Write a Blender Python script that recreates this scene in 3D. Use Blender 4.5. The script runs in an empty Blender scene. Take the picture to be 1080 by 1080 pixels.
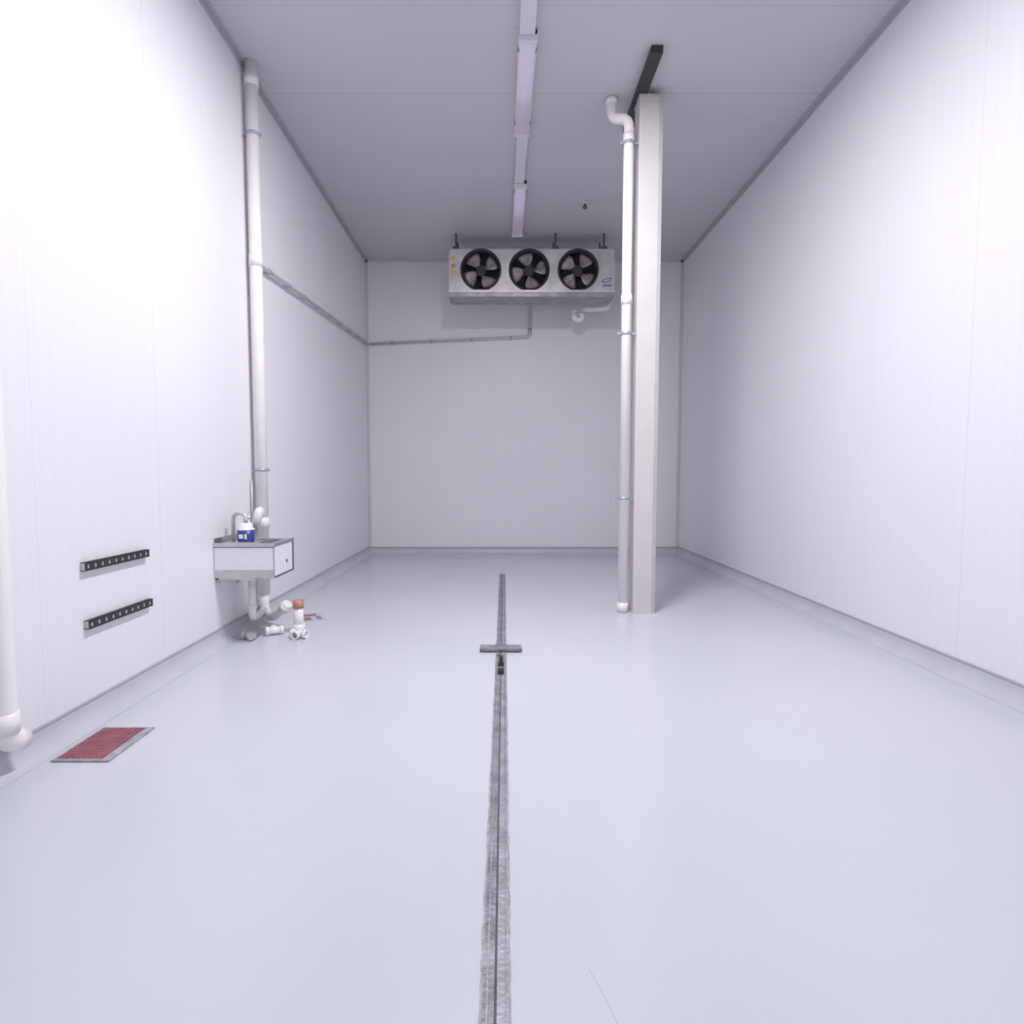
import bpy, bmesh, math, random
from mathutils import Vector, Matrix
random.seed(4)
scene = bpy.context.scene
COL = scene.collection
scene.view_settings.view_transform = 'Standard'
scene.view_settings.exposure = 0.26
scene.view_settings.gamma = 1.08

XL, XR, YB, YF, H = -2.49, 3.40, 11.15, -1.2, 5.475
G = 0.003   # fixing gap between mounted items and wall/ceiling skins

# ------------------------------------------------------------------ materials
def mat(name, col, rough=0.5, metal=0.0, noise=0.0, nscale=20.0, bump=0.0, bscale=60.0, col2=None, spec=0.5,
        emit=None, estr=0.0, stretch=None, coat=0.0):
    m = bpy.data.materials.new(name); m.use_nodes = True
    nt = m.node_tree; b = nt.nodes['Principled BSDF']
    b.inputs['Base Color'].default_value = (*col, 1)
    b.inputs['Roughness'].default_value = rough
    b.inputs['Metallic'].default_value = metal
    b.inputs['Specular IOR Level'].default_value = spec
    b.inputs['Coat Weight'].default_value = coat
    tc = nt.nodes.new('ShaderNodeTexCoord')
    vec = tc.outputs['Object']
    if stretch:
        mp = nt.nodes.new('ShaderNodeMapping'); mp.inputs['Scale'].default_value = stretch
        nt.links.new(vec, mp.inputs['Vector']); vec = mp.outputs['Vector']
    if noise > 0 or col2:
        n = nt.nodes.new('ShaderNodeTexNoise'); n.inputs['Scale'].default_value = nscale
        n.inputs['Detail'].default_value = 5
        nt.links.new(vec, n.inputs['Vector'])
        r = nt.nodes.new('ShaderNodeValToRGB')
        c2 = col2 if col2 else tuple(c * (1 - noise) for c in col)
        r.color_ramp.elements[0].position = 0.35; r.color_ramp.elements[1].position = 0.65
        r.color_ramp.elements[0].color = (*c2, 1); r.color_ramp.elements[1].color = (*col, 1)
        nt.links.new(n.outputs['Fac'], r.inputs['Fac'])
        nt.links.new(r.outputs['Color'], b.inputs['Base Color'])
    if bump > 0:
        n2 = nt.nodes.new('ShaderNodeTexNoise'); n2.inputs['Scale'].default_value = bscale
        nt.links.new(vec, n2.inputs['Vector'])
        bp = nt.nodes.new('ShaderNodeBump'); bp.inputs['Strength'].default_value = bump
        bp.inputs['Distance'].default_value = 0.01
        nt.links.new(n2.outputs['Fac'], bp.inputs['Height'])
        nt.links.new(bp.outputs['Normal'], b.inputs['Normal'])
    if emit:
        b.inputs['Emission Color'].default_value = (*emit, 1)
        b.inputs['Emission Strength'].default_value = estr
    return m

def panel_mat(name, axis, col, pitch=0.1, joint=1.15, joff=0.0, rough=0.42, ribdark=0.02, jdark=0.07, bumpd=0.003, bstr=0.2, jw=0.005):
    """insulated sandwich panel: micro ribs + panel joints repeating along `axis`"""
    m = bpy.data.materials.new(name); m.use_nodes = True
    nt = m.node_tree; L = nt.links.new; b = nt.nodes['Principled BSDF']
    b.inputs['Roughness'].default_value = rough
    b.inputs['Specular IOR Level'].default_value = 0.4
    tc = nt.nodes.new('ShaderNodeTexCoord'); sp = nt.nodes.new('ShaderNodeSeparateXYZ')
    L(tc.outputs['Object'], sp.inputs[0])
    src = sp.outputs[axis]
    def M(op, a, c=None, d=None):
        n = nt.nodes.new('ShaderNodeMath'); n.operation = op
        for i, v in enumerate((a, c, d)):
            if v is None: continue
            if isinstance(v, (int, float)): n.inputs[i].default_value = v
            else: L(v, n.inputs[i])
        return n.outputs[0]
    t = M('PINGPONG', src, pitch / 2)
    rib = nt.nodes.new('ShaderNodeMapRange'); rib.interpolation_type = 'SMOOTHSTEP'
    rib.inputs['From Min'].default_value = 0.0; rib.inputs['From Max'].default_value = pitch * 0.25
    L(t, rib.inputs['Value'])
    rv = rib.outputs[0]
    j0 = M('ADD', src, joff)
    jt = M('PINGPONG', j0, joint / 2)
    jr = nt.nodes.new('ShaderNodeMapRange'); jr.interpolation_type = 'SMOOTHSTEP'
    jr.inputs['From Min'].default_value = jw * 0.4; jr.inputs['From Max'].default_value = jw
    L(jt, jr.inputs['Value']); jv = jr.outputs[0]
    f1 = M('MULTIPLY_ADD', rv, ribdark, 1 - ribdark)
    f2 = M('MULTIPLY_ADD', jv, jdark, 1 - jdark)
    nz = nt.nodes.new('ShaderNodeTexNoise'); nz.inputs['Scale'].default_value = 0.9; nz.inputs['Detail'].default_value = 4
    L(tc.outputs['Object'], nz.inputs['Vector'])
    f3 = M('MULTIPLY_ADD', nz.outputs['Fac'], 0.06, 0.97)
    f = M('MULTIPLY', M('MULTIPLY', f1, f2), f3)
    vm = nt.nodes.new('ShaderNodeVectorMath'); vm.operation = 'SCALE'
    vm.inputs[0].default_value = col; L(f, vm.inputs['Scale'])
    L(vm.outputs[0], b.inputs['Base Color'])
    hgt = M('ADD', M('MULTIPLY', rv, 0.5), M('MULTIPLY', jv, 1.0))
    n2 = nt.nodes.new('ShaderNodeTexNoise'); n2.inputs['Scale'].default_value = 55
    L(tc.outputs['Object'], n2.inputs['Vector'])
    hgt = M('ADD', hgt, M('MULTIPLY', n2.outputs['Fac'], 0.2))
    bp = nt.nodes.new('ShaderNodeBump'); bp.inputs['Strength'].default_value = bstr
    bp.inputs['Distance'].default_value = bumpd
    L(hgt, bp.inputs['Height']); L(bp.outputs['Normal'], b.inputs['Normal'])
    return m

WALLC = (0.82, 0.81, 0.845)
m_wall_side = panel_mat('panel_side', 1, WALLC, joff=0.3)
m_wall_back = panel_mat('panel_back', 0, WALLC, joff=0.2, jdark=0.03)
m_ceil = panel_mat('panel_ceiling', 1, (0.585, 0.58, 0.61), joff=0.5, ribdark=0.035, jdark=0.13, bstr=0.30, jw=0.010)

def floor_mat():
    m = bpy.data.materials.new('epoxy_floor'); m.use_nodes = True
    nt = m.node_tree; L = nt.links.new; b = nt.nodes['Principled BSDF']
    tc = nt.nodes.new('ShaderNodeTexCoord')
    n = nt.nodes.new('ShaderNodeTexNoise'); n.inputs['Scale'].default_value = 0.6; n.inputs['Detail'].default_value = 2
    L(tc.outputs['Object'], n.inputs['Vector'])
    r = nt.nodes.new('ShaderNodeValToRGB')
    r.color_ramp.elements[0].position = 0.3; r.color_ramp.elements[0].color = (0.555, 0.572, 0.635, 1)
    r.color_ramp.elements[1].position = 0.7; r.color_ramp.elements[1].color = (0.585, 0.60, 0.66, 1)
    L(n.outputs['Fac'], r.inputs['Fac'])
    L(r.outputs['Color'], b.inputs['Base Color'])
    n3 = nt.nodes.new('ShaderNodeTexNoise'); n3.inputs['Scale'].default_value = 1.2; n3.inputs['Detail'].default_value = 2
    L(tc.outputs['Object'], n3.inputs['Vector'])
    rr = nt.nodes.new('ShaderNodeMapRange'); rr.inputs['To Min'].default_value = 0.18; rr.inputs['To Max'].default_value = 0.28
    L(n3.outputs['Fac'], rr.inputs['Value']); L(rr.outputs[0], b.inputs['Roughness'])
    n2 = nt.nodes.new('ShaderNodeTexNoise'); n2.inputs['Scale'].default_value = 9
    L(tc.outputs['Object'], n2.inputs['Vector'])
    bp = nt.nodes.new('ShaderNodeBump'); bp.inputs['Strength'].default_value = 0.06; bp.inputs['Distance'].default_value = 0.004
    L(n2.outputs['Fac'], bp.inputs['Height']); L(bp.outputs['Normal'], b.inputs['Normal'])
    b.inputs['Specular IOR Level'].default_value = 0.6
    return m
m_floor = floor_mat()
m_cove = mat('cove_grey', (0.55, 0.56, 0.62), 0.4, noise=0.08, nscale=3)
m_trim = mat('trim_grey', (0.45, 0.45, 0.49), 0.5, noise=0.06, nscale=5)
m_pvc = mat('pvc_cream', (0.88, 0.855, 0.84), 0.3, noise=0.04, nscale=4)
m_pvcw = mat('pvc_white', (0.88, 0.87, 0.88), 0.25, noise=0.04, nscale=6)
m_clamp = mat('clamp_grey', (0.42, 0.46, 0.55), 0.4, metal=0.4, noise=0.1)
m_col = mat('column_paint', (0.62, 0.59, 0.595), 0.5, noise=0.06, nscale=4, bump=0.1)
m_col2 = mat('column_edge', (0.48, 0.46, 0.465), 0.5, noise=0.08, nscale=8)
m_black = mat('black_steel', (0.03, 0.028, 0.03), 0.5, noise=0.3, nscale=20)
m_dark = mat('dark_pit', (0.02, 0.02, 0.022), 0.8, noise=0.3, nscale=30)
m_slot = mat('slot_grey', (0.14, 0.135, 0.15), 0.7, noise=0.4, nscale=12)
m_steel = mat('stainless', (0.62, 0.61, 0.62), 0.28, metal=1.0, noise=0.12, nscale=8, stretch=(1, 8, 1))
m_galv = mat('evaporator_case', (0.70, 0.68, 0.685), 0.38, metal=0.5, col2=(0.52, 0.495, 0.495), nscale=3.5, bump=0.1, bscale=15)
m_tray = mat('drip_tray_metal', (0.42, 0.40, 0.42), 0.4, metal=0.5, col2=(0.26, 0.25, 0.27), nscale=6)
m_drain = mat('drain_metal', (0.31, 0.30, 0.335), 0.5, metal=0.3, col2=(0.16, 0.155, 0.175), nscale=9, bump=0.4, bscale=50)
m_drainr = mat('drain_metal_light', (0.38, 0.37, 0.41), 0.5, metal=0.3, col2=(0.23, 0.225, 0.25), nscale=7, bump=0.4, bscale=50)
m_drain2 = mat('drain_sealant', (0.40, 0.40, 0.45), 0.6, col2=(0.25, 0.25, 0.28), nscale=18, bump=0.5, bscale=40)
m_plate = mat('plate_metal', (0.42, 0.41, 0.43), 0.4, metal=0.5, col2=(0.28, 0.27, 0.29), nscale=12)
m_blade = mat('fan_blade', (0.46, 0.42, 0.42), 0.4, metal=0.2, col2=(0.28, 0.255, 0.255), nscale=9)
m_film = mat('white_film', (0.84, 0.84, 0.88), 0.35, noise=0.06, nscale=8, bump=0.3, bscale=12)
m_blue = mat('blue_label', (0.02, 0.05, 0.32), 0.35, col2=(0.015, 0.03, 0.2), nscale=30)
m_ltblue = mat('logo_blue', (0.10, 0.22, 0.5), 0.4, noise=0.1)
m_orange = mat('orange_cap', (0.60, 0.27, 0.16), 0.45, noise=0.2, nscale=30)
m_red = mat('red_mesh', (0.33, 0.085, 0.11), 0.6, col2=(0.20, 0.035, 0.055), nscale=12, bump=0.6, bscale=60)
m_redlt = mat('red_mesh_light', (0.40, 0.17, 0.21), 0.6, noise=0.3, nscale=40)
m_yellow = mat('sticker_yellow', (0.75, 0.5, 0.08), 0.5, noise=0.1)
m_conduit = mat('conduit_metal', (0.62, 0.60, 0.62), 0.35, metal=0.2, noise=0.12, nscale=10)
m_trunk = mat('trunking_white', (0.72, 0.71, 0.76), 0.4, noise=0.04, nscale=5)
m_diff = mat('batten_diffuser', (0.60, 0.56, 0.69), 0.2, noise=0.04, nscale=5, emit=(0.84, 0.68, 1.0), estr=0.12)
m_lit = mat('batten_lit', (0.9, 0.9, 0.95), 0.2, noise=0.02, emit=(0.97, 0.95, 1.0), estr=3.0)
m_coppr = mat('dark_rubber', (0.10, 0.09, 0.09), 0.5, noise=0.2)
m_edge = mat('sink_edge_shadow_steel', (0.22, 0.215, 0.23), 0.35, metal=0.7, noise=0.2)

# ------------------------------------------------------------------ mesh helpers
def empty(name, loc=(0, 0, 0), rz=0.0):
    e = bpy.data.objects.new(name, None); COL.objects.link(e)
    e.location = loc; e.rotation_euler = (0, 0, rz); e.empty_display_size = 0.1
    return e

def finish(bm, name, m, parent=None, smooth=False, bevel=0.0, seg=2):
    bmesh.ops.recalc_face_normals(bm, faces=bm.faces)
    me = bpy.data.meshes.new(name); bm.to_mesh(me); bm.free()
    o = bpy.data.objects.new(name, me); COL.objects.link(o)
    for x in (m if isinstance(m, list) else [m]): me.materials.append(x)
    if smooth:
        for p in me.polygons: p.use_smooth = True
    if bevel > 0:
        md = o.modifiers.new('bev', 'BEVEL'); md.width = bevel; md.segments = seg; md.limit_method = 'ANGLE'
    if parent: o.parent = parent
    return o

def add_box(bm, lo, hi, mi=0):
    vs = [bm.verts.new((x, y, z)) for x in (lo[0], hi[0]) for y in (lo[1], hi[1]) for z in (lo[2], hi[2])]
    for q in ((0,1,3,2),(4,6,7,5),(0,4,5,1),(2,3,7,6),(0,2,6,4),(1,5,7,3)):
        f = bm.faces.new([vs[i] for i in q]); f.material_index = mi

def box(name, lo, hi, m, parent=None, bevel=0.0):
    bm = bmesh.new(); add_box(bm, lo, hi)
    return finish(bm, name, m, parent, bevel=bevel)

def boxes(name, lst, m, parent=None, bevel=0.0):
    bm = bmesh.new()
    for lo, hi in lst: add_box(bm, lo, hi)
    return finish(bm, name, m, parent, bevel=bevel)

def fillet(pts, r, n=6):
    pts = [Vector(p) for p in pts]; out = [pts[0]]
    for i in range(1, len(pts) - 1):
        a, b, c = pts[i-1], pts[i], pts[i+1]
        d1, d2 = (a - b), (c - b); rr = min(r, d1.length * .49, d2.length * .49)
        p1 = b + d1.normalized() * rr; p2 = b + d2.normalized() * rr
        for k in range(n + 1):
            t = k / n
            out.append(p1 * (1-t)**2 + b * 2*t*(1-t) + p2 * t*t)
    out.append(pts[-1]); return out

def add_tube(bm, pts, r, seg=20, cap=True, mi=0):
    pts = [Vector(p) for p in pts]; rings = []
    up = None
    for i, p in enumerate(pts):
        if i == 0: t = pts[1] - p
        elif i == len(pts) - 1: t = p - pts[i-1]
        else: t = (pts[i+1] - p).normalized() + (p - pts[i-1]).normalized()
        t.normalize()
        if up is None:
            up = Vector((0, 0, 1)) if abs(t.z) < 0.9 else Vector((1, 0, 0))
        s = t.cross(up).normalized(); up = s.cross(t).normalized()
        rad = r[i] if isinstance(r, (list, tuple)) else r
        rings.append([bm.verts.new(p + (s * math.cos(a) + up * math.sin(a)) * rad)
                      for a in [2*math.pi*k/seg for k in range(seg)]])
    for i in range(len(rings) - 1):
        for k in range(seg):
            f = bm.faces.new((rings[i][k], rings[i][(k+1) % seg], rings[i+1][(k+1) % seg], rings[i+1][k]))
            f.smooth = True; f.material_index = mi
    if cap:
        for rg in (rings[0], rings[-1]):
            f = bm.faces.new(rg); f.material_index = mi

def tube(name, pts, r, m, parent=None, fr=0.0, seg=20):
    bm = bmesh.new(); add_tube(bm, fillet(pts, fr) if fr > 0 else pts, r, seg)
    return finish(bm, name, m, parent)

def tubes(name, lst, m, parent=None, seg=16):
    bm = bmesh.new()
    for pts, r in lst: add_tube(bm, pts, r, seg)
    return finish(bm, name, m, parent)

def open_pipe(name, a, b, ro, ri, m, parent=None, seg=28):
    bm = bmesh.new(); a = Vector(a); b = Vector(b); t = (b - a).normalized()
    up = Vector((0, 0, 1)) if abs(t.z) < .9 else Vector((1, 0, 0)); s = t.cross(up).normalized(); up = s.cross(t)
    R = []
    for p, r in ((a, ro), (b, ro), (b, ri), (a, ri)):
        R.append([bm.verts.new(p + (s*math.cos(q) + up*math.sin(q))*r) for q in [2*math.pi*k/seg for k in range(seg)]])
    for i in range(4):
        A, B = R[i], R[(i+1) % 4]
        for k in range(seg):
            f = bm.faces.new((A[k], A[(k+1) % seg], B[(k+1) % seg], B[k])); f.smooth = i in (0, 2)
    return finish(bm, name, m, parent)

def lathe(name, prof, c, m, parent=None, seg=32):
    bm = bmesh.new(); R = []
    for r, z in prof:
        R.append([bm.verts.new((c[0] + r*math.cos(q), c[1] + r*math.sin(q), c[2] + z)) for q in [2*math.pi*k/seg for k in range(seg)]])
    for i in range(len(R)-1):
        for k in range(seg):
            f = bm.faces.new((R[i][k], R[i][(k+1)%seg], R[i+1][(k+1)%seg], R[i+1][k])); f.smooth = True
    bm.faces.new(R[0]); bm.faces.new(R[-1])
    return finish(bm, name, m, parent)

# ------------------------------------------------------------------ room shell
T = 0.15
box('wall_left', (XL - T, YF, -T), (XL, YB + T, H + T), m_wall_side)
box('wall_right', (XR, YF, -T), (XR + T, YB + T, H + T), m_wall_side)
box('wall_back', (XL, YB, -T), (XR, YB + T, H + T), m_wall_back)
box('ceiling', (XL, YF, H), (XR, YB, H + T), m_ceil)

floor = box('floor', (XL, YF, -T), (XR, YB, 0), m_floor)
DR = -math.atan(0.0076)
D0 = Vector((-0.0245, 0, 0))
cut = box('cutter', (-0.011, 0.4, -0.06), (0.011, 8.86, 0.1), m_dark)
cut.location = D0; cut.rotation_euler = (0, 0, DR)
cut2 = box('cutter2', (-0.030, 4.33, -0.10), (0.030, 4.80, 0.1), m_dark)
cut2.location = D0; cut2.rotation_euler = (0, 0, DR)
for c in (cut, cut2):
    md = floor.modifiers.new('c', 'BOOLEAN'); md.object = c; md.operation = 'DIFFERENCE'; md.solver = 'EXACT'
bpy.context.view_layer.update()
dg = bpy.context.evaluated_depsgraph_get()
nm = bpy.data.meshes.new_from_object(floor.evaluated_get(dg))
floor.modifiers.clear(); floor.data = nm
for c in (cut, cut2): bpy.data.objects.remove(c)
bm = bmesh.new(); add_tube(bm, [(0.272, 1.70, 0.0), (0.290, 1.64, 0.0), (0.312, 1.57, 0.0), (0.335, 1.45, 0.0)], 0.0007, 6)
finish(bm, 'scratch', mat('scratch_grey', (0.48, 0.48, 0.54), 0.6, noise=0.2), floor)

def cove(name, a, b, inward, size=0.11, lip=0.012):
    bm = bmesh.new(); a = Vector(a); b = Vector(b); n = Vector(inward)
    prof = [(0, 0), (size, 0), (size, lip*0.3)]
    for k in range(0, 9):
        q = math.pi/2 * k/8
        prof.append((lip + (size-lip)*(1 - math.sin(q)), lip*0.3 + (size-lip*0.3)*(1 - math.cos(q))))
    prof.append((lip, size + 0.015)); prof.append((0, size + 0.02))
    A = [bm.verts.new(a + n*x + Vector((0, 0, z))) for x, z in prof]
    B = [bm.verts.new(b + n*x + Vector((0, 0, z))) for x, z in prof]
    N = len(prof)
    for i in range(N):
        bm.faces.new((A[i], A[(i+1) % N], B[(i+1) % N], B[i]))
    bm.faces.new(A); bm.faces.new(B)
    return finish(bm, name, m_cove)
cove('baseboard_left', (XL, YF, 0), (XL, YB, 0), (1, 0, 0))
cove('baseboard_right', (XR, YF, 0), (XR, YB, 0), (-1, 0, 0))
cove('baseboard_back', (XL, YB, 0), (XR, YB, 0), (0, -1, 0), size=0.09)
boxes('trim_1', [((XL, YF, 0.13), (XL + 0.014, YB, 0.145))], m_trim)
boxes('trim_2', [((XR - 0.014, YF, 0.13), (XR, YB, 0.145))], m_trim)
boxes('trim_3', [((XL, YB - 0.014, 0.11), (XR, YB, 0.135))], m_trim)
def angle_trim(name, lst): boxes(name, lst, m_trim, bevel=0.002)
angle_trim('trim_4', [((XL, YF, H - 0.06), (XL + 0.012, YB, H)), ((XL + 0.012, YF, H - 0.012), (XL + 0.05, YB, H))])
angle_trim('trim_5', [((XR - 0.012, YF, H - 0.06), (XR, YB, H)), ((XR - 0.05, YF, H - 0.012), (XR - 0.012, YB, H))])
m_trim_l = mat('trim_light', (0.66, 0.65, 0.69), 0.5, noise=0.05)
boxes('trim_6', [((XL, YB - 0.01, H - 0.05), (XR, YB, H))], m_trim_l)
boxes('trim_7', [((XL, YB - 0.05, 0.15), (XL + 0.01, YB, H)), ((XL + 0.01, YB - 0.01, 0.15), (XL + 0.05, YB, H))], m_trim_l)
boxes('trim_8', [((XR - 0.01, YB - 0.05, 0.15), (XR, YB, H)), ((XR - 0.05, YB - 0.01, 0.15), (XR - 0.01, YB, H))], m_trim_l)

# ------------------------------------------------------------------ slot drain
dr = empty('slot_drain', D0, DR)
def strip(name, x0, x1, y0, y1, z1, m, jag=0.0, z0=-0.002):
    n = max(2, int((y1 - y0) / 0.04)); bm = bmesh.new(); prev = None
    for i in range(n + 1):
        y = y0 + (y1 - y0) * i / n
        j0 = random.uniform(-jag, jag) if x0 < 0 and abs(x0) > abs(x1) else 0
        j1 = random.uniform(-jag, jag) if x1 > 0 and abs(x1) > abs(x0) else 0
        vs = [bm.verts.new((x0 + j0, y, z0)), bm.verts.new((x0 + j0, y, z1)), bm.verts.new((x1 + j1, y, z1)), bm.verts.new((x1 + j1, y, z0))]
        if prev:
            for k in range(4): bm.faces.new((prev[k], prev[(k+1) % 4], vs[(k+1) % 4], vs[k]))
        else: bm.faces.new(vs)
        prev = vs
    bm.faces.new(prev)
    return finish(bm, name, m, dr)
for i, (y0, y1) in enumerate(((0.4, 4.33), (4.80, 8.86))):
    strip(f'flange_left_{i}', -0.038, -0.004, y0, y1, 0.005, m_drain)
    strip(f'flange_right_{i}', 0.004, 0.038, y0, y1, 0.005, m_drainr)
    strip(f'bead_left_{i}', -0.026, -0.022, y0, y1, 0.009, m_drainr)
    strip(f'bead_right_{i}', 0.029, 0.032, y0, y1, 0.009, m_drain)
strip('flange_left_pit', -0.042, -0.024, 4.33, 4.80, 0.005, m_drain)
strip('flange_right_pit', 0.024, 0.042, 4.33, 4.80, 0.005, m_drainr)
strip('sealant_left', -0.046, -0.037, 0.4, 8.88, 0.003, m_drain2, 0.0025)
strip('sealant_right', 0.037, 0.046, 0.4, 8.88, 0.003, m_drain2, 0.0025)
boxes('slot_lining', [((-0.0105, 0.41, -0.058), (0.0105, 4.33, -0.006)), ((-0.0105, 4.80, -0.058), (0.0105, 8.85, -0.006))], m_slot, dr)
box('pit_lining', (-0.029, 4.34, -0.098), (0.029, 4.79, -0.05), m_dark, dr)
boxes('pit_crossbar', [((-0.028, 4.5, -0.02), (0.028, 4.52, 0.0))], m_plate, dr)
pl = empty('drain_cover_plate', (0.01, 0, 0.004))
boxes('plate', [((-0.18, 4.90, 0.006), (0.18, 5.06, 0.017))], m_plate, pl, bevel=0.003)
boxes('rib', [((-0.18, 4.885, 0.006), (0.18, 4.90, 0.03)), ((-0.05, 4.91, 0.017), (0.05, 5.05, 0.024))], m_drain, pl, bevel=0.002)

# ------------------------------------------------------------------ column + downpipe
c = empty('steel_column', (1.56, 6.42, 0))
CT = 5.39
box('shaft', (-0.115, -0.12, 0), (0.115, 0.12, CT), m_col, c, bevel=0.006)
boxes('corner_flashing', [((0.085, -0.126, 0.0), (0.121, -0.12, CT)), ((0.115, -0.12, 0.0), (0.121, 0.05, CT))], m_col2, c)
boxes('cap', [((-0.125, -0.135, CT), (0.135, 0.13, CT + 0.012)), ((0.02, 0.0, CT + 0.012), (0.10, 0.08, H))], m_col2, c)
boxes('base_seal', [((-0.12, -0.13, 0), (0.125, 0.13, 0.012))], m_cove, c, bevel=0.004)

bb = empty('black_steel_channel', (1.46, 0, -G))
boxes('channel', [((-0.055, 5.70, H - 0.07), (0.055, 6.98, H - 0.055)), ((-0.055, 5.70, H - 0.055), (-0.045, 6.98, H)), ((0.045, 5.70, H - 0.055), (0.055, 6.98, H)),
                  ((-0.045, 5.70, H - 0.055), (0.045, 5.71, H))], m_black, bb, bevel=0.002)

def clampring(bm, x, y, z, r, h=0.03, axis='z'):
    v = Vector((0, 0, h/2)) if axis == 'z' else (Vector((0, h/2, 0)) if axis == 'y' else Vector((h/2, 0, 0)))
    add_tube(bm, [Vector((x, y, z)) - v, Vector((x, y, z)) + v], r, 24)

p = empty('column_downpipe')
PX, PY = 1.345, 6.36
tube('pipe', [(PX, PY, 0.0), (PX, PY, 5.00), (PX, PY, 5.20), (PX - 0.16, PY + 0.12, 5.26), (PX - 0.16, PY + 0.12, H)], 0.052, m_pvc, p, fr=0.1, seg=28)
bm = bmesh.new()
for z in (0.06, 5.00, 3.35): clampring(bm, PX, PY, z, 0.058, 0.10)
clampring(bm, PX - 0.16, PY + 0.12, H - 0.035, 0.062, 0.06)
finish(bm, 'couplings', m_pvc, p)
bm = bmesh.new()
for z in (1.25, 3.0, 4.95):
    clampring(bm, PX, PY, z, 0.06, 0.028)
    add_box(bm, (PX + 0.05, PY - 0.012, z - 0.014), (1.444, PY + 0.012, z + 0.014))
    add_box(bm, (PX - 0.09, PY - 0.01, z - 0.014), (PX - 0.05, PY + 0.01, z + 0.014))
finish(bm, 'clamps', m_clamp, p)

# ------------------------------------------------------------------ left wall pipework
p = empty('sink_vent_pipe')
PX, PY = -2.40, 5.93
tube('pipe', [(PX, PY, 0.30), (PX, PY, H)], 0.060, m_pvc, p, seg=28)
bm = bmesh.new()
for z in (1.02, 3.6, 5.30): clampring(bm, PX, PY, z, 0.066, 0.11)
finish(bm, 'couplings', m_pvc, p)
bm = bmesh.new()
for z in (1.55, 4.8):
    clampring(bm, PX, PY, z, 0.067, 0.028); add_box(bm, (XL, PY - 0.012, z - 0.014), (PX - 0.05, PY + 0.012, z + 0.014))
    add_box(bm, (PX + 0.05, PY - 0.01, z - 0.014), (PX + 0.085, PY + 0.01, z + 0.014))
finish(bm, 'clamps', m_clamp, p)
tube('feed_tube', [(-2.470, 5.86, 0.93), (-2.470, 5.86, 1.45)], 0.009, m_conduit, p, seg=12)
tube('branch', [(PX, PY, 1.08), (PX + 0.02, PY - 0.12, 1.16), (PX+0.0, PY - 0.16, 1.02)], 0.042, m_pvcw, p, fr=0.05)

p = empty('pvc_standpipe')
tube('pipe', [(-2.42, 2.80, H - G), (-2.42, 2.80, 0.20), (-2.42, 2.90, 0.165)], 0.055, m_pvc, p, fr=0.07, seg=28)
bm = bmesh.new()
clampring(bm, -2.42, 2.80, 0.29, 0.062, 0.1); clampring(bm, -2.42, 2.80, 2.6, 0.062, 0.1)
finish(bm, 'couplings', m_pvc, p)

p = empty('condensate_drain_line')
cy = YB - 0.045; cxl = XL + 0.045
tube('pipe', [(0.56, 10.46, 4.64), (0.56, cy, 4.64), (0.56, cy, 4.06), (cxl + 0.03, cy, 3.93)], 0.022, m_conduit, p, fr=0.06, seg=14)
bm = bmesh.new()
for k in range(4):
    t = (k + 0.4) / 4; x = 0.5 + (cxl - 0.5) * t; z = 4.055 - 0.125 * t
    clampring(bm, x, cy, z, 0.03, 0.04, 'x'); add_box(bm, (x - 0.012, cy, z - 0.012), (x + 0.012, YB - G, z + 0.012))
clampring(bm, 0.56, cy, 4.17, 0.034, 0.09)
finish(bm, 'pipe_clips', m_clamp, p)
p = empty('wastewater_branch_pipe')
tube('pipe', [(cxl, cy - 0.02, 3.93), (cxl, 6.12, 3.635), (-2.42, 6.01, 3.625)], 0.022, m_conduit, p, fr=0.06, seg=14)
bm = bmesh.new()
for k in range(9):
    t = (k + 0.5) / 9; y = cy + (6.1 - cy) * t; z = 3.93 - 0.295 * t
    clampring(bm, cxl, y, z, 0.03, 0.04, 'y'); add_box(bm, (XL + G, y - 0.012, z - 0.012), (cxl, y + 0.012, z + 0.012))
finish(bm, 'pipe_clips', m_clamp, p)

# ------------------------------------------------------------------ strut channels on left wall
def strut(y0, y1, z):
    e = empty('slotted_strut_channel', (XL, 0, z))
    h, d, t = 0.026, 0.032, 0.003
    lst = [((0, y0, -h), (d, y1, -h + t)), ((0, y0, h - t), (d, y1, h))]
    n = 10; L = (y1 - y0) / n; s = 0.012
    lst += [((d - t, y0, -h), (d, y1, -s)), ((d - t, y0, s), (d, y1, h))]
    for i in range(n + 1):
        a = y0 + i*L - 0.020; b = a + 0.040
        lst.append(((d - t, max(a, y0), -s), (d, min(b, y1), s)))
    boxes('rail', lst, m_black, e)
    boxes('backing', [((0.0, y0 + 0.005, -h + t), (d - 0.006, y1 - 0.005, h - t))], m_conduit, e)
strut(3.46, 4.10, 0.955)
strut(3.47, 4.12, 0.602)

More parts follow.
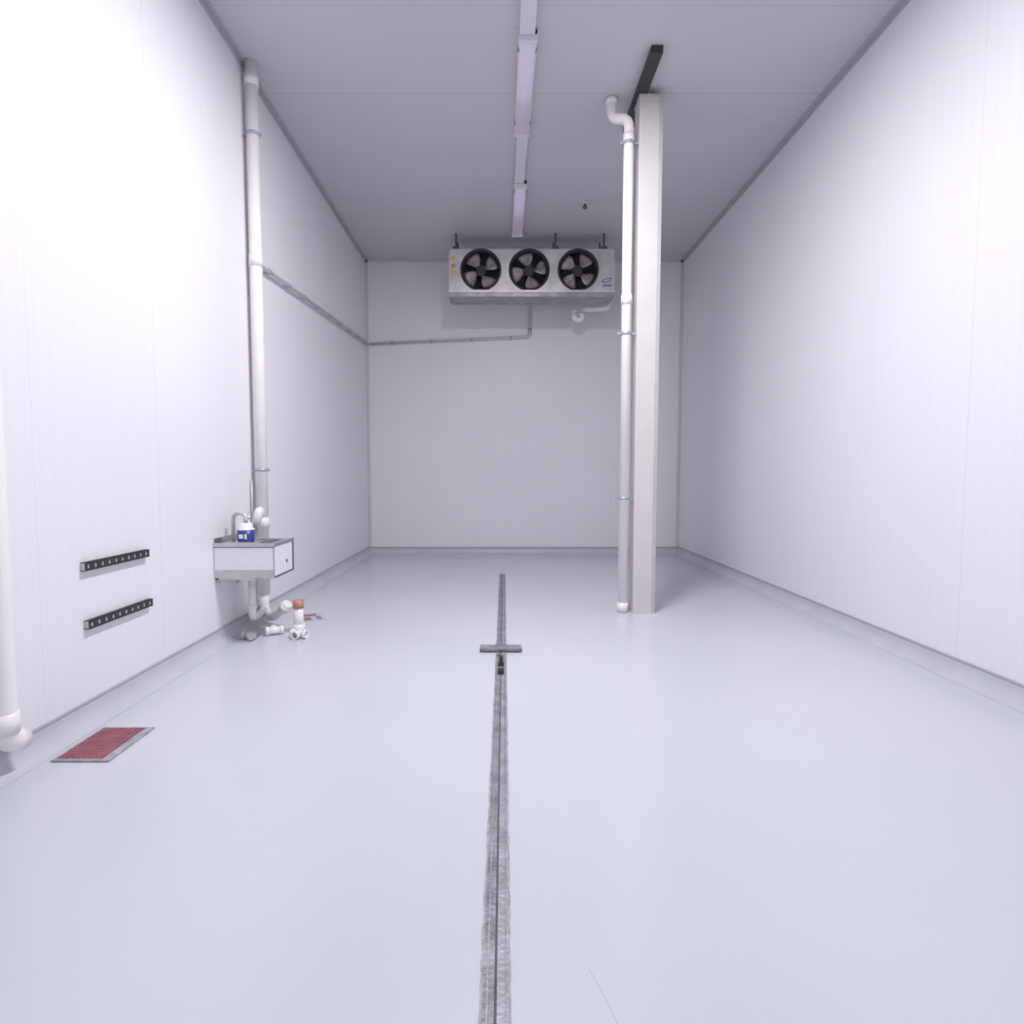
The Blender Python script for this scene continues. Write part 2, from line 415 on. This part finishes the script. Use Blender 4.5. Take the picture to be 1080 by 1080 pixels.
# ------------------------------------------------------------------ hand wash sink
s = empty('hand_wash_basin')
x0, x1, y0, y1, zt, zb = XL, -1.965, 5.08, 5.56, 0.905, 0.60
bm = bmesh.new()
w = 0.04
O = [(x0, y0), (x1, y0), (x1, y1), (x0, y1)]; I = [(x0 + 0.06, y0 + w), (x1 - w, y0 + w), (x1 - w, y1 - w), (x0 + 0.06, y1 - w)]
B = [(x0 + 0.11, y0 + 0.09), (x1 - 0.09, y0 + 0.09), (x1 - 0.09, y1 - 0.09), (x0 + 0.11, y1 - 0.09)]
lev = [[(x, y, zb) for x, y in O], [(x, y, zt - 0.035) for x, y in O], [(x, y, zt) for x, y in O], [(x, y, zt) for x, y in I], [(x, y, zb + 0.06) for x, y in B]]
R = [[bm.verts.new(v) for v in l] for l in lev]
for i in range(4):
    for k in range(4): bm.faces.new((R[i][k], R[i][(k+1) % 4], R[i+1][(k+1) % 4], R[i+1][k]))
bm.faces.new(R[4]); bm.faces.new(R[0])
finish(bm, 'bowl', m_steel, s, bevel=0.004)
boxes('rim_lip', [((x0, y0 - 0.008, zt - 0.028), (x1 + 0.01, y0, zt + 0.004)), ((x1, y0, zt - 0.028), (x1 + 0.01, y1 + 0.008, zt + 0.004))], m_steel, s, bevel=0.002)
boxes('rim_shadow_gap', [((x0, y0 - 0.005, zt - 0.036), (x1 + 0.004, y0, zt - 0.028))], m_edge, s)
boxes('splashback', [((x0, y0, zt), (x0 + 0.012, y1, zt + 0.045))], m_steel, s, bevel=0.002)
boxes('film_front', [((x0 + 0.01, y0 - 0.003, zb + 0.075), (x1 - 0.008, y0, zt - 0.036))], m_film, s)
boxes('film_side', [((x1, y0 + 0.012, zb + 0.02), (x1 + 0.006, y1 - 0.05, zt - 0.03))], m_film, s)
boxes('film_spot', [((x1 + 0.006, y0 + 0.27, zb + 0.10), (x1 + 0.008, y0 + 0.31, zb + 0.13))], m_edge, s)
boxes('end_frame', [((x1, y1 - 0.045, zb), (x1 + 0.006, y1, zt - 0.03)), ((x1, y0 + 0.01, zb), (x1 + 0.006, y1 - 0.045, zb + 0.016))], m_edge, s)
boxes('brackets', [((x0, y0 + 0.03, zb - 0.06), (x0 + 0.025, y0 + 0.055, zb)), ((x0, y1 - 0.055, zb - 0.12), (x0 + 0.025, y1 - 0.03, zb)), ((x0, y0 + 0.03, zb - 0.018), (x0 + 0.34, y0 + 0.055, zb))], m_steel, s)
tube('gooseneck_tap', [(-2.41, 5.30, zt - 0.02), (-2.41, 5.30, zt + 0.22), (-2.36, 5.28, zt + 0.26), (-2.27, 5.24, zt + 0.24), (-2.27, 5.24, zt + 0.17)], 0.018, m_conduit, s, fr=0.06)
# two straight drops, then one elbow running out along the floor
tube('waste_drop', [(-2.30, 5.40, zb + 0.02), (-2.30, 5.40, 0.18), (-2.34, 5.60, 0.14), (-2.38, 5.86, 0.14)], 0.034, m_pvc, s, fr=0.05)
tube('waste_riser', [(-2.40, 5.93, 0.32), (-2.40, 5.93, 0.10), (-2.28, 5.80, 0.075), (-2.13, 5.72, 0.18), (-2.08, 5.70, 0.24)], 0.046, m_pvc, s, fr=0.09)
tubes('trap_nuts', [([(-2.30, 5.40, 0.53), (-2.30, 5.40, 0.57)], 0.042), ([(-2.30, 5.40, 0.26), (-2.30, 5.40, 0.30)], 0.042), ([(-2.135, 5.723, 0.175), (-2.10, 5.71, 0.22)], 0.055)], m_pvcw, s)

t = empty('blue_paint_tub', (-2.235, 5.22, zt + 0.004))
boxes('ledge_board', [((-0.16, -0.14 + 0.0, -0.0), (0.14, 0.0, 0.008))], m_steel, t)
lathe('tub', [(0.064, 0), (0.070, 0.01), (0.074, 0.10)], (0, -0.065, 0.008), m_blue, t)
lathe('lid', [(0.072, 0), (0.074, 0.012), (0.058, 0.018), (0.058, 0.05), (0.05, 0.06)], (0, -0.065, 0.108), m_pvcw, t)
boxes('label_mark', [((-0.03, -0.141, 0.04), (0.005, -0.137, 0.075)), ((0.018, -0.137, 0.035), (0.035, -0.133, 0.08))], m_film, t)
t = empty('soap_bottle', (-2.30, 5.35, zt + 0.004))
boxes('stand', [((-0.07, -0.04, -0.05), (0.05, 0.04, 0.0))], m_steel, t)
lathe('body', [(0.04, 0), (0.042, 0.01), (0.042, 0.14), (0.018, 0.17), (0.018, 0.20), (0.025, 0.20), (0.025, 0.22)], (0, 0, 0), m_pvcw, t)

# ------------------------------------------------------------------ loose fittings on floor
t = empty('pipe_offcut_upright', (-1.92, 5.54, 0))
open_pipe('socket_base', (0, 0, 0.0), (0, 0, 0.08), 0.058, 0.044, m_pvcw, t)
open_pipe('pipe_body', (0, 0, 0.02), (0, 0, 0.235), 0.046, 0.038, m_pvcw, t)
open_pipe('orange_primer_end', (0, 0, 0.235), (0, 0, 0.31), 0.05, 0.038, m_orange, t)
def tee(x, y, rz, name='pvc_tee_fitting'):
    e = empty(name, (x, y, 0), rz)
    open_pipe('run', (-0.07, 0, 0.041), (0.07, 0, 0.041), 0.035, 0.028, m_pvcw, e)
    open_pipe('collar_a', (-0.08, 0, 0.041), (-0.045, 0, 0.041), 0.041, 0.029, m_pvcw, e)
    open_pipe('collar_b', (0.045, 0, 0.041), (0.08, 0, 0.041), 0.041, 0.029, m_pvcw, e)
    open_pipe('branch', (0, 0.03, 0.041), (0, 0.08, 0.041), 0.039, 0.029, m_pvcw, e)
tee(-2.12, 5.45, 0.5)
tee(-1.85, 5.34, 2.9)
t = empty('pvc_elbow_fitting', (-2.28, 5.30, 0))
tube('bend', [(-0.06, 0, 0.042), (0.03, 0, 0.042), (0.03, -0.07, 0.042)], 0.034, m_conduit, t, fr=0.05)
open_pipe('socket', (-0.075, 0, 0.042), (-0.045, 0, 0.042), 0.041, 0.03, m_conduit, t)
t = empty('instruction_leaflet', (-2.00, 6.12, 0), 0.5)
boxes('sheet', [((-0.14, -0.18, 0.0), (0.14, 0.18, 0.004))], m_conduit, t)
boxes('print_blocks', [((-0.10, -0.14, 0.004), (0.0, 0.0, 0.0055)), ((-0.10, 0.03, 0.004), (0.08, 0.14, 0.0055))], m_redlt, t)
boxes('print_blocks_blue', [((0.05, -0.14, 0.004), (0.10, 0.0, 0.0055))], m_ltblue, t)

# ------------------------------------------------------------------ red floor grate
g = empty('waste_grate')
gx0, gx1, gy0, gy1 = -2.35, -2.045, 2.985, 3.40
boxes('frame', [((gx0, gy0, 0), (gx1, gy0 + 0.02, 0.010)), ((gx0, gy1 - 0.015, 0), (gx1, gy1, 0.010)), ((gx0, gy0 + 0.02, 0), (gx0 + 0.014, gy1 - 0.015, 0.010)), ((gx1 - 0.045, gy0 + 0.02, 0), (gx1, gy1 - 0.015, 0.010))], m_drain2, g, bevel=0.0015)
box('red_sheet', (gx0 + 0.014, gy0 + 0.02, 0.0), (gx1 - 0.045, gy1 - 0.015, 0.008), m_red, g)
lst = []
for i in range(1, 12):
    y = gy0 + 0.022 + i * (gy1 - gy0 - 0.045) / 12
    lst.append(((gx0 + 0.018, y - 0.002, 0.008), (gx1 - 0.047, y + 0.002, 0.0105)))
for i in range(1, 8):
    x = gx0 + 0.016 + i * (gx1 - gx0 - 0.063) / 8
    lst.append(((x - 0.002, gy0 + 0.025, 0.008), (x + 0.002, gy1 - 0.02, 0.010)))
boxes('mesh_bars', lst, m_redlt, g)

# ------------------------------------------------------------------ evaporator
e = empty('evaporator_fan_unit')
ex0, ex1, ey0, ey1, ez0, ez1 = -0.83, 1.885, 9.90, 10.42, 4.51, 5.20
fans = [(-0.31, 4.865), (0.485, 4.865), (1.29, 4.865)]; FR = 0.325
bm = bmesh.new()
def ring_panel(bm, cx, cz, xa, xb, za, zb, y, r, n=48):
    inner, outer = [], []
    for k in range(n):
        a = 2*math.pi*k/n; c, s_ = math.cos(a), math.sin(a)
        inner.append(bm.verts.new((cx + r*c, y, cz + r*s_)))
        tx = ((xb - cx) if c > 0 else (cx - xa)) / max(abs(c), 1e-6); tz = ((zb - cz) if s_ > 0 else (cz - za)) / max(abs(s_), 1e-6)
        q = min(tx, tz); outer.append(bm.verts.new((cx + q*c, y, cz + q*s_)))
    for k in range(n): bm.faces.new((inner[k], inner[(k+1) % n], outer[(k+1) % n], outer[k]))
    for X in (xa, xb):
        for Z in (za, zb):
            a = min((v for v in outer if abs(v.co.x - X) < 1e-4), key=lambda v: abs(v.co.z - Z), default=None)
            b = min((v for v in outer if abs(v.co.z - Z) < 1e-4), key=lambda v: abs(v.co.x - X), default=None)
            if a and b and a is not b:
                bm.faces.new((a, b, bm.verts.new((X, y, Z))))
xs = [(-0.70, 0.0875), (0.0875, 0.8875), (0.8875, 1.69)]
for (cx, cz), (xa, xb) in zip(fans, xs): ring_panel(bm, cx, cz, xa, xb, ez0, ez1, ey0, FR)
for xa, xb in ((ex0, -0.70), (1.69, ex1)):
    bm.faces.new([bm.verts.new(v) for v in ((xa, ey0, ez0), (xb, ey0, ez0), (xb, ey0, ez1), (xa, ey0, ez1))])
finish(bm, 'front_panel', m_galv, e)
boxes('casing', [((ex0, ey0 + 0.002, ez1 - 0.01), (ex1, ey1, ez1)), ((ex0, ey0 + 0.002, ez0), (ex0 + 0.01, ey1, ez1 - 0.01)), ((ex1 - 0.01, ey0 + 0.002, ez0), (ex1, ey1, ez1 - 0.01)),
                 ((ex0 + 0.01, ey1 - 0.01, ez0), (ex1 - 0.01, ey1, ez1 - 0.01)), ((ex0 + 0.01, ey0 + 0.002, ez0), (ex1 - 0.01, ey1 - 0.01, ez0 + 0.01))], m_galv, e)
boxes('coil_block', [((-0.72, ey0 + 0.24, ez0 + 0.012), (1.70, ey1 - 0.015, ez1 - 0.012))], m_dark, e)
boxes('edge_seams', [((ex0 - 0.004, ey0 - 0.006, ez0), (ex0 + 0.02, ey0, ez1)), ((ex1 - 0.02, ey0 - 0.006, ez0), (ex1 + 0.004, ey0, ez1)), ((ex0, ey0 - 0.006, ez1 - 0.02), (ex1, ey0, ez1)),
                     ((-0.708, ey0 - 0.004, ez0), (-0.70, ey0, ez1)), ((1.69, ey0 - 0.004, ez0), (1.698, ey0, ez1))], m_conduit, e)
bm = bmesh.new()
tp = [(ex0 - 0.01, ey0 - 0.03), (ex1 + 0.01, ey0 - 0.03), (ex1 + 0.01, ey1 + 0.02), (ex0 - 0.01, ey1 + 0.02)]
A = [bm.verts.new((x, y, ez0 + 0.02)) for x, y in tp]; Bv = [bm.verts.new((x, y, 4.43 if i < 2 else 4.46)) for i, (x, y) in enumerate(tp)]
for k in range(4): bm.faces.new((A[k], A[(k+1) % 4], Bv[(k+1) % 4], Bv[k]))
bm.faces.new(A); bm.faces.new(Bv)
finish(bm, 'drip_tray', m_tray, e, bevel=0.004)
boxes('tray_lip', [((ex0 - 0.012, ey0 - 0.042, ez0 - 0.012), (ex1 + 0.012, ey0 - 0.03, ez0 + 0.022))], m_galv, e)
for i, (cx, cz) in enumerate(fans):
    bm = bmesh.new()
    n = 48
    prof = [(FR + 0.012, ey0), (FR + 0.012, ey0 - 0.025), (FR - 0.015, ey0 - 0.03), (FR - 0.03, ey0 + 0.02), (FR - 0.03, ey0 + 0.2)]
    R = [[bm.verts.new((cx + r*math.cos(2*math.pi*k/n), y, cz + r*math.sin(2*math.pi*k/n))) for k in range(n)] for r, y in prof]
    for a in range(len(R)-1):
        for k in range(n):
            f = bm.faces.new((R[a][k], R[a][(k+1) % n], R[a+1][(k+1) % n], R[a+1][k])); f.smooth = True
    finish(bm, f'fan_shroud_{i+1}', m_black, e)
    bm = bmesh.new(); rot = (0.5, 0.15, 0.85)[i]
    for b_ in range(4):
        a0 = rot + b_*math.pi/2; rows = []
        for u in range(6):
            r = 0.085 + (0.285 - 0.085)*u/5; half = 0.30 + 0.20*math.sin(math.pi*min(1, u/5*0.75)); row = []
            for v in range(5):
                q = (v/4 - 0.5)*2
                ang = a0 + half*q + 0.12*u/5
                row.append(bm.verts.new((cx + r*math.cos(ang), ey0 + 0.06 + 0.035*q*(1 - 0.4*u/5), cz + r*math.sin(ang))))
            rows.append(row)
        for u in range(5):
            for v in range(4):
                f = bm.faces.new((rows[u][v], rows[u][v+1], rows[u+1][v+1], rows[u+1][v])); f.smooth = True
    o = finish(bm, f'fan_blades_{i+1}', m_blade, e)
    md = o.modifiers.new('s', 'SOLIDIFY'); md.thickness = 0.005
    tubes(f'fan_motor_{i+1}', [([(cx, ey0 + 0.03, cz), (cx, ey0 + 0.23, cz)], 0.082)], m_black, e, seg=28)
    bm = bmesh.new()
    for r in (0.07, 0.12, 0.17, 0.22, 0.27, 0.315):
        pts = [(cx + r*math.cos(2*math.pi*k/40), ey0 - 0.035 - 0.012*(1 - r/0.32), cz + r*math.sin(2*math.pi*k/40)) for k in range(41)]
        add_tube(bm, pts, 0.0022, 5, cap=False)
    for k in range(8):
        a = 2*math.pi*k/8 + 0.2
        add_tube(bm, [(cx + 0.07*math.cos(a), ey0 - 0.045, cz + 0.07*math.sin(a)), (cx + 0.33*math.cos(a), ey0 - 0.033, cz + 0.33*math.sin(a))], 0.0028, 5)
    finish(bm, f'fan_guard_{i+1}', m_black, e)
hx = (-0.72, 0.92, 1.72)
tubes('hanger_rods', [([(x, y, ez1 - 0.01), (x, y, H - G)], 0.015) for x in hx for y in (ey0 + 0.06, ey1 - 0.06)], m_coppr, e, seg=10)
boxes('hanger_brackets', [((x - 0.05, y - 0.04, ez1), (x + 0.05, y + 0.04, ez1 + 0.06)) for x in hx for y in (ey0 + 0.06, ey1 - 0.06)], m_coppr, e, bevel=0.006)
boxes('warning_sticker', [((-0.795, ey0 - 0.004, 5.02), (-0.73, ey0 - 0.001, 5.09)), ((-0.795, ey0 - 0.004, 4.80), (-0.73, ey0 - 0.001, 4.86))], m_yellow, e)
boxes('red_sticker', [((-0.795, ey0 - 0.004, 4.90), (-0.73, ey0 - 0.001, 4.96))], m_orange, e)
bm = bmesh.new()
add_tube(bm, [(1.76 + 0.075*math.cos(2*math.pi*k/28), ey0 - 0.006, 4.70 + 0.028*math.sin(2*math.pi*k/28) + 0.02*math.cos(2*math.pi*k/28)) for k in range(29)], 0.007, 6, cap=False)
add_box(bm, (1.70, ey0 - 0.004, 4.60), (1.84, ey0 - 0.001, 4.63))
finish(bm, 'maker_badge', m_ltblue, e)

t = empty('evaporator_trap_pipe')
ty = 10.62
tube('pipe', [(1.93, ty, 4.62), (1.93, ty, 4.455), (1.46, ty, 4.43), (1.46, ty, 4.25), (1.32, ty, 4.25), (1.32, ty, 4.42)], 0.048, m_pvcw, t, fr=0.07)
bm = bmesh.new(); clampring(bm, 1.46, ty, 4.34, 0.056, 0.05); clampring(bm, 1.60, ty, 4.437, 0.056, 0.06, 'x'); clampring(bm, 1.32, ty, 4.40, 0.056, 0.05)
finish(bm, 'couplings', m_pvcw, t)

# ------------------------------------------------------------------ ceiling lighting run
def batten(y0, y1, x, m, name='batten_light'):
    e = empty(name, (x, 0, H - G))
    boxes('housing', [((-0.085, y0, -0.05), (0.085, y1, 0))], m_trunk, e, bevel=0.004)
    bm = bmesh.new(); n = 10; prev = None
    for yy in (y0 + 0.03, y1 - 0.03):
        r = [bm.verts.new((0.078*math.cos(math.pi*k/n), yy, -0.05 - 0.05*math.sin(math.pi*k/n))) for k in range(n+1)]
        if prev:
            for k in range(n):
                f = bm.faces.new((prev[k], prev[k+1], r[k+1], r[k])); f.smooth = True
        bm.faces.new(r); prev = r
    finish(bm, 'diffuser', m, e)
    boxes('end_caps', [((-0.09, y0, -0.105), (0.09, y0 + 0.03, -0.0)), ((-0.09, y1 - 0.03, -0.105), (0.09, y1, 0.0))], m_trunk, e, bevel=0.006)
    boxes('clips', [((-0.095, y0 + (y1-y0)*q - 0.012, -0.07), (0.095, y0 + (y1-y0)*q + 0.012, -0.03)) for q in (0.12, 0.88)], m_clamp, e)
    return e
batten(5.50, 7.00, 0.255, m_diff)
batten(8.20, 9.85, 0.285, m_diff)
boxes('cable_trunking', [((0.175, 4.95, H - 0.06), (0.315, 5.495, H - G))], m_trunk, None, bevel=0.004)
boxes('cable_trunking', [((0.20, 7.005, H - 0.05), (0.33, 8.195, H - G))], m_trunk, None, bevel=0.004)
batten(3.40, 4.90, 0.25, m_lit)
batten(-0.4, 1.1, 0.25, m_lit)
def area(name, loc, sx, sy, power, rot=(0, 0, 0), col=(0.98, 0.96, 1.0)):
    l = bpy.data.lights.new(name, 'AREA'); l.shape = 'RECTANGLE'; l.size = sx; l.size_y = sy; l.energy = power; l.color = col
    o = bpy.data.objects.new(name, l); COL.objects.link(o); o.location = loc; o.rotation_euler = rot
    return o
area('batten_lamp_a', (0.25, 4.15, H - 0.118), 0.15, 1.4, 200)
area('batten_lamp_b', (0.25, 0.35, H - 0.118), 0.15, 1.4, 18)

t = empty('temperature_sensor', (1.245, 8.85, -G))
lathe('rose', [(0.045, H - 0.02), (0.045, H)], (0, 0, 0), m_trunk, t)
lathe('probe', [(0.006, H - 0.10), (0.032, H - 0.08), (0.034, H - 0.055), (0.012, H - 0.045), (0.012, H - 0.02)], (0, 0, 0), m_coppr, t)

w = bpy.data.worlds.new('World'); scene.world = w; w.use_nodes = True
bg = w.node_tree.nodes['Background']; bg.inputs[0].default_value = (0.95, 0.95, 1.0, 1); bg.inputs[1].default_value = 0.42

cam = bpy.data.cameras.new('camera'); co = bpy.data.objects.new('camera', cam); COL.objects.link(co)
co.location = (0, 0, 1.5); co.rotation_euler = (math.radians(90 - 3.6), 0, 0)
cam.sensor_width = 36; cam.lens = 620/1080*36; cam.shift_x = 13/1080; cam.clip_start = 0.05
scene.camera = co
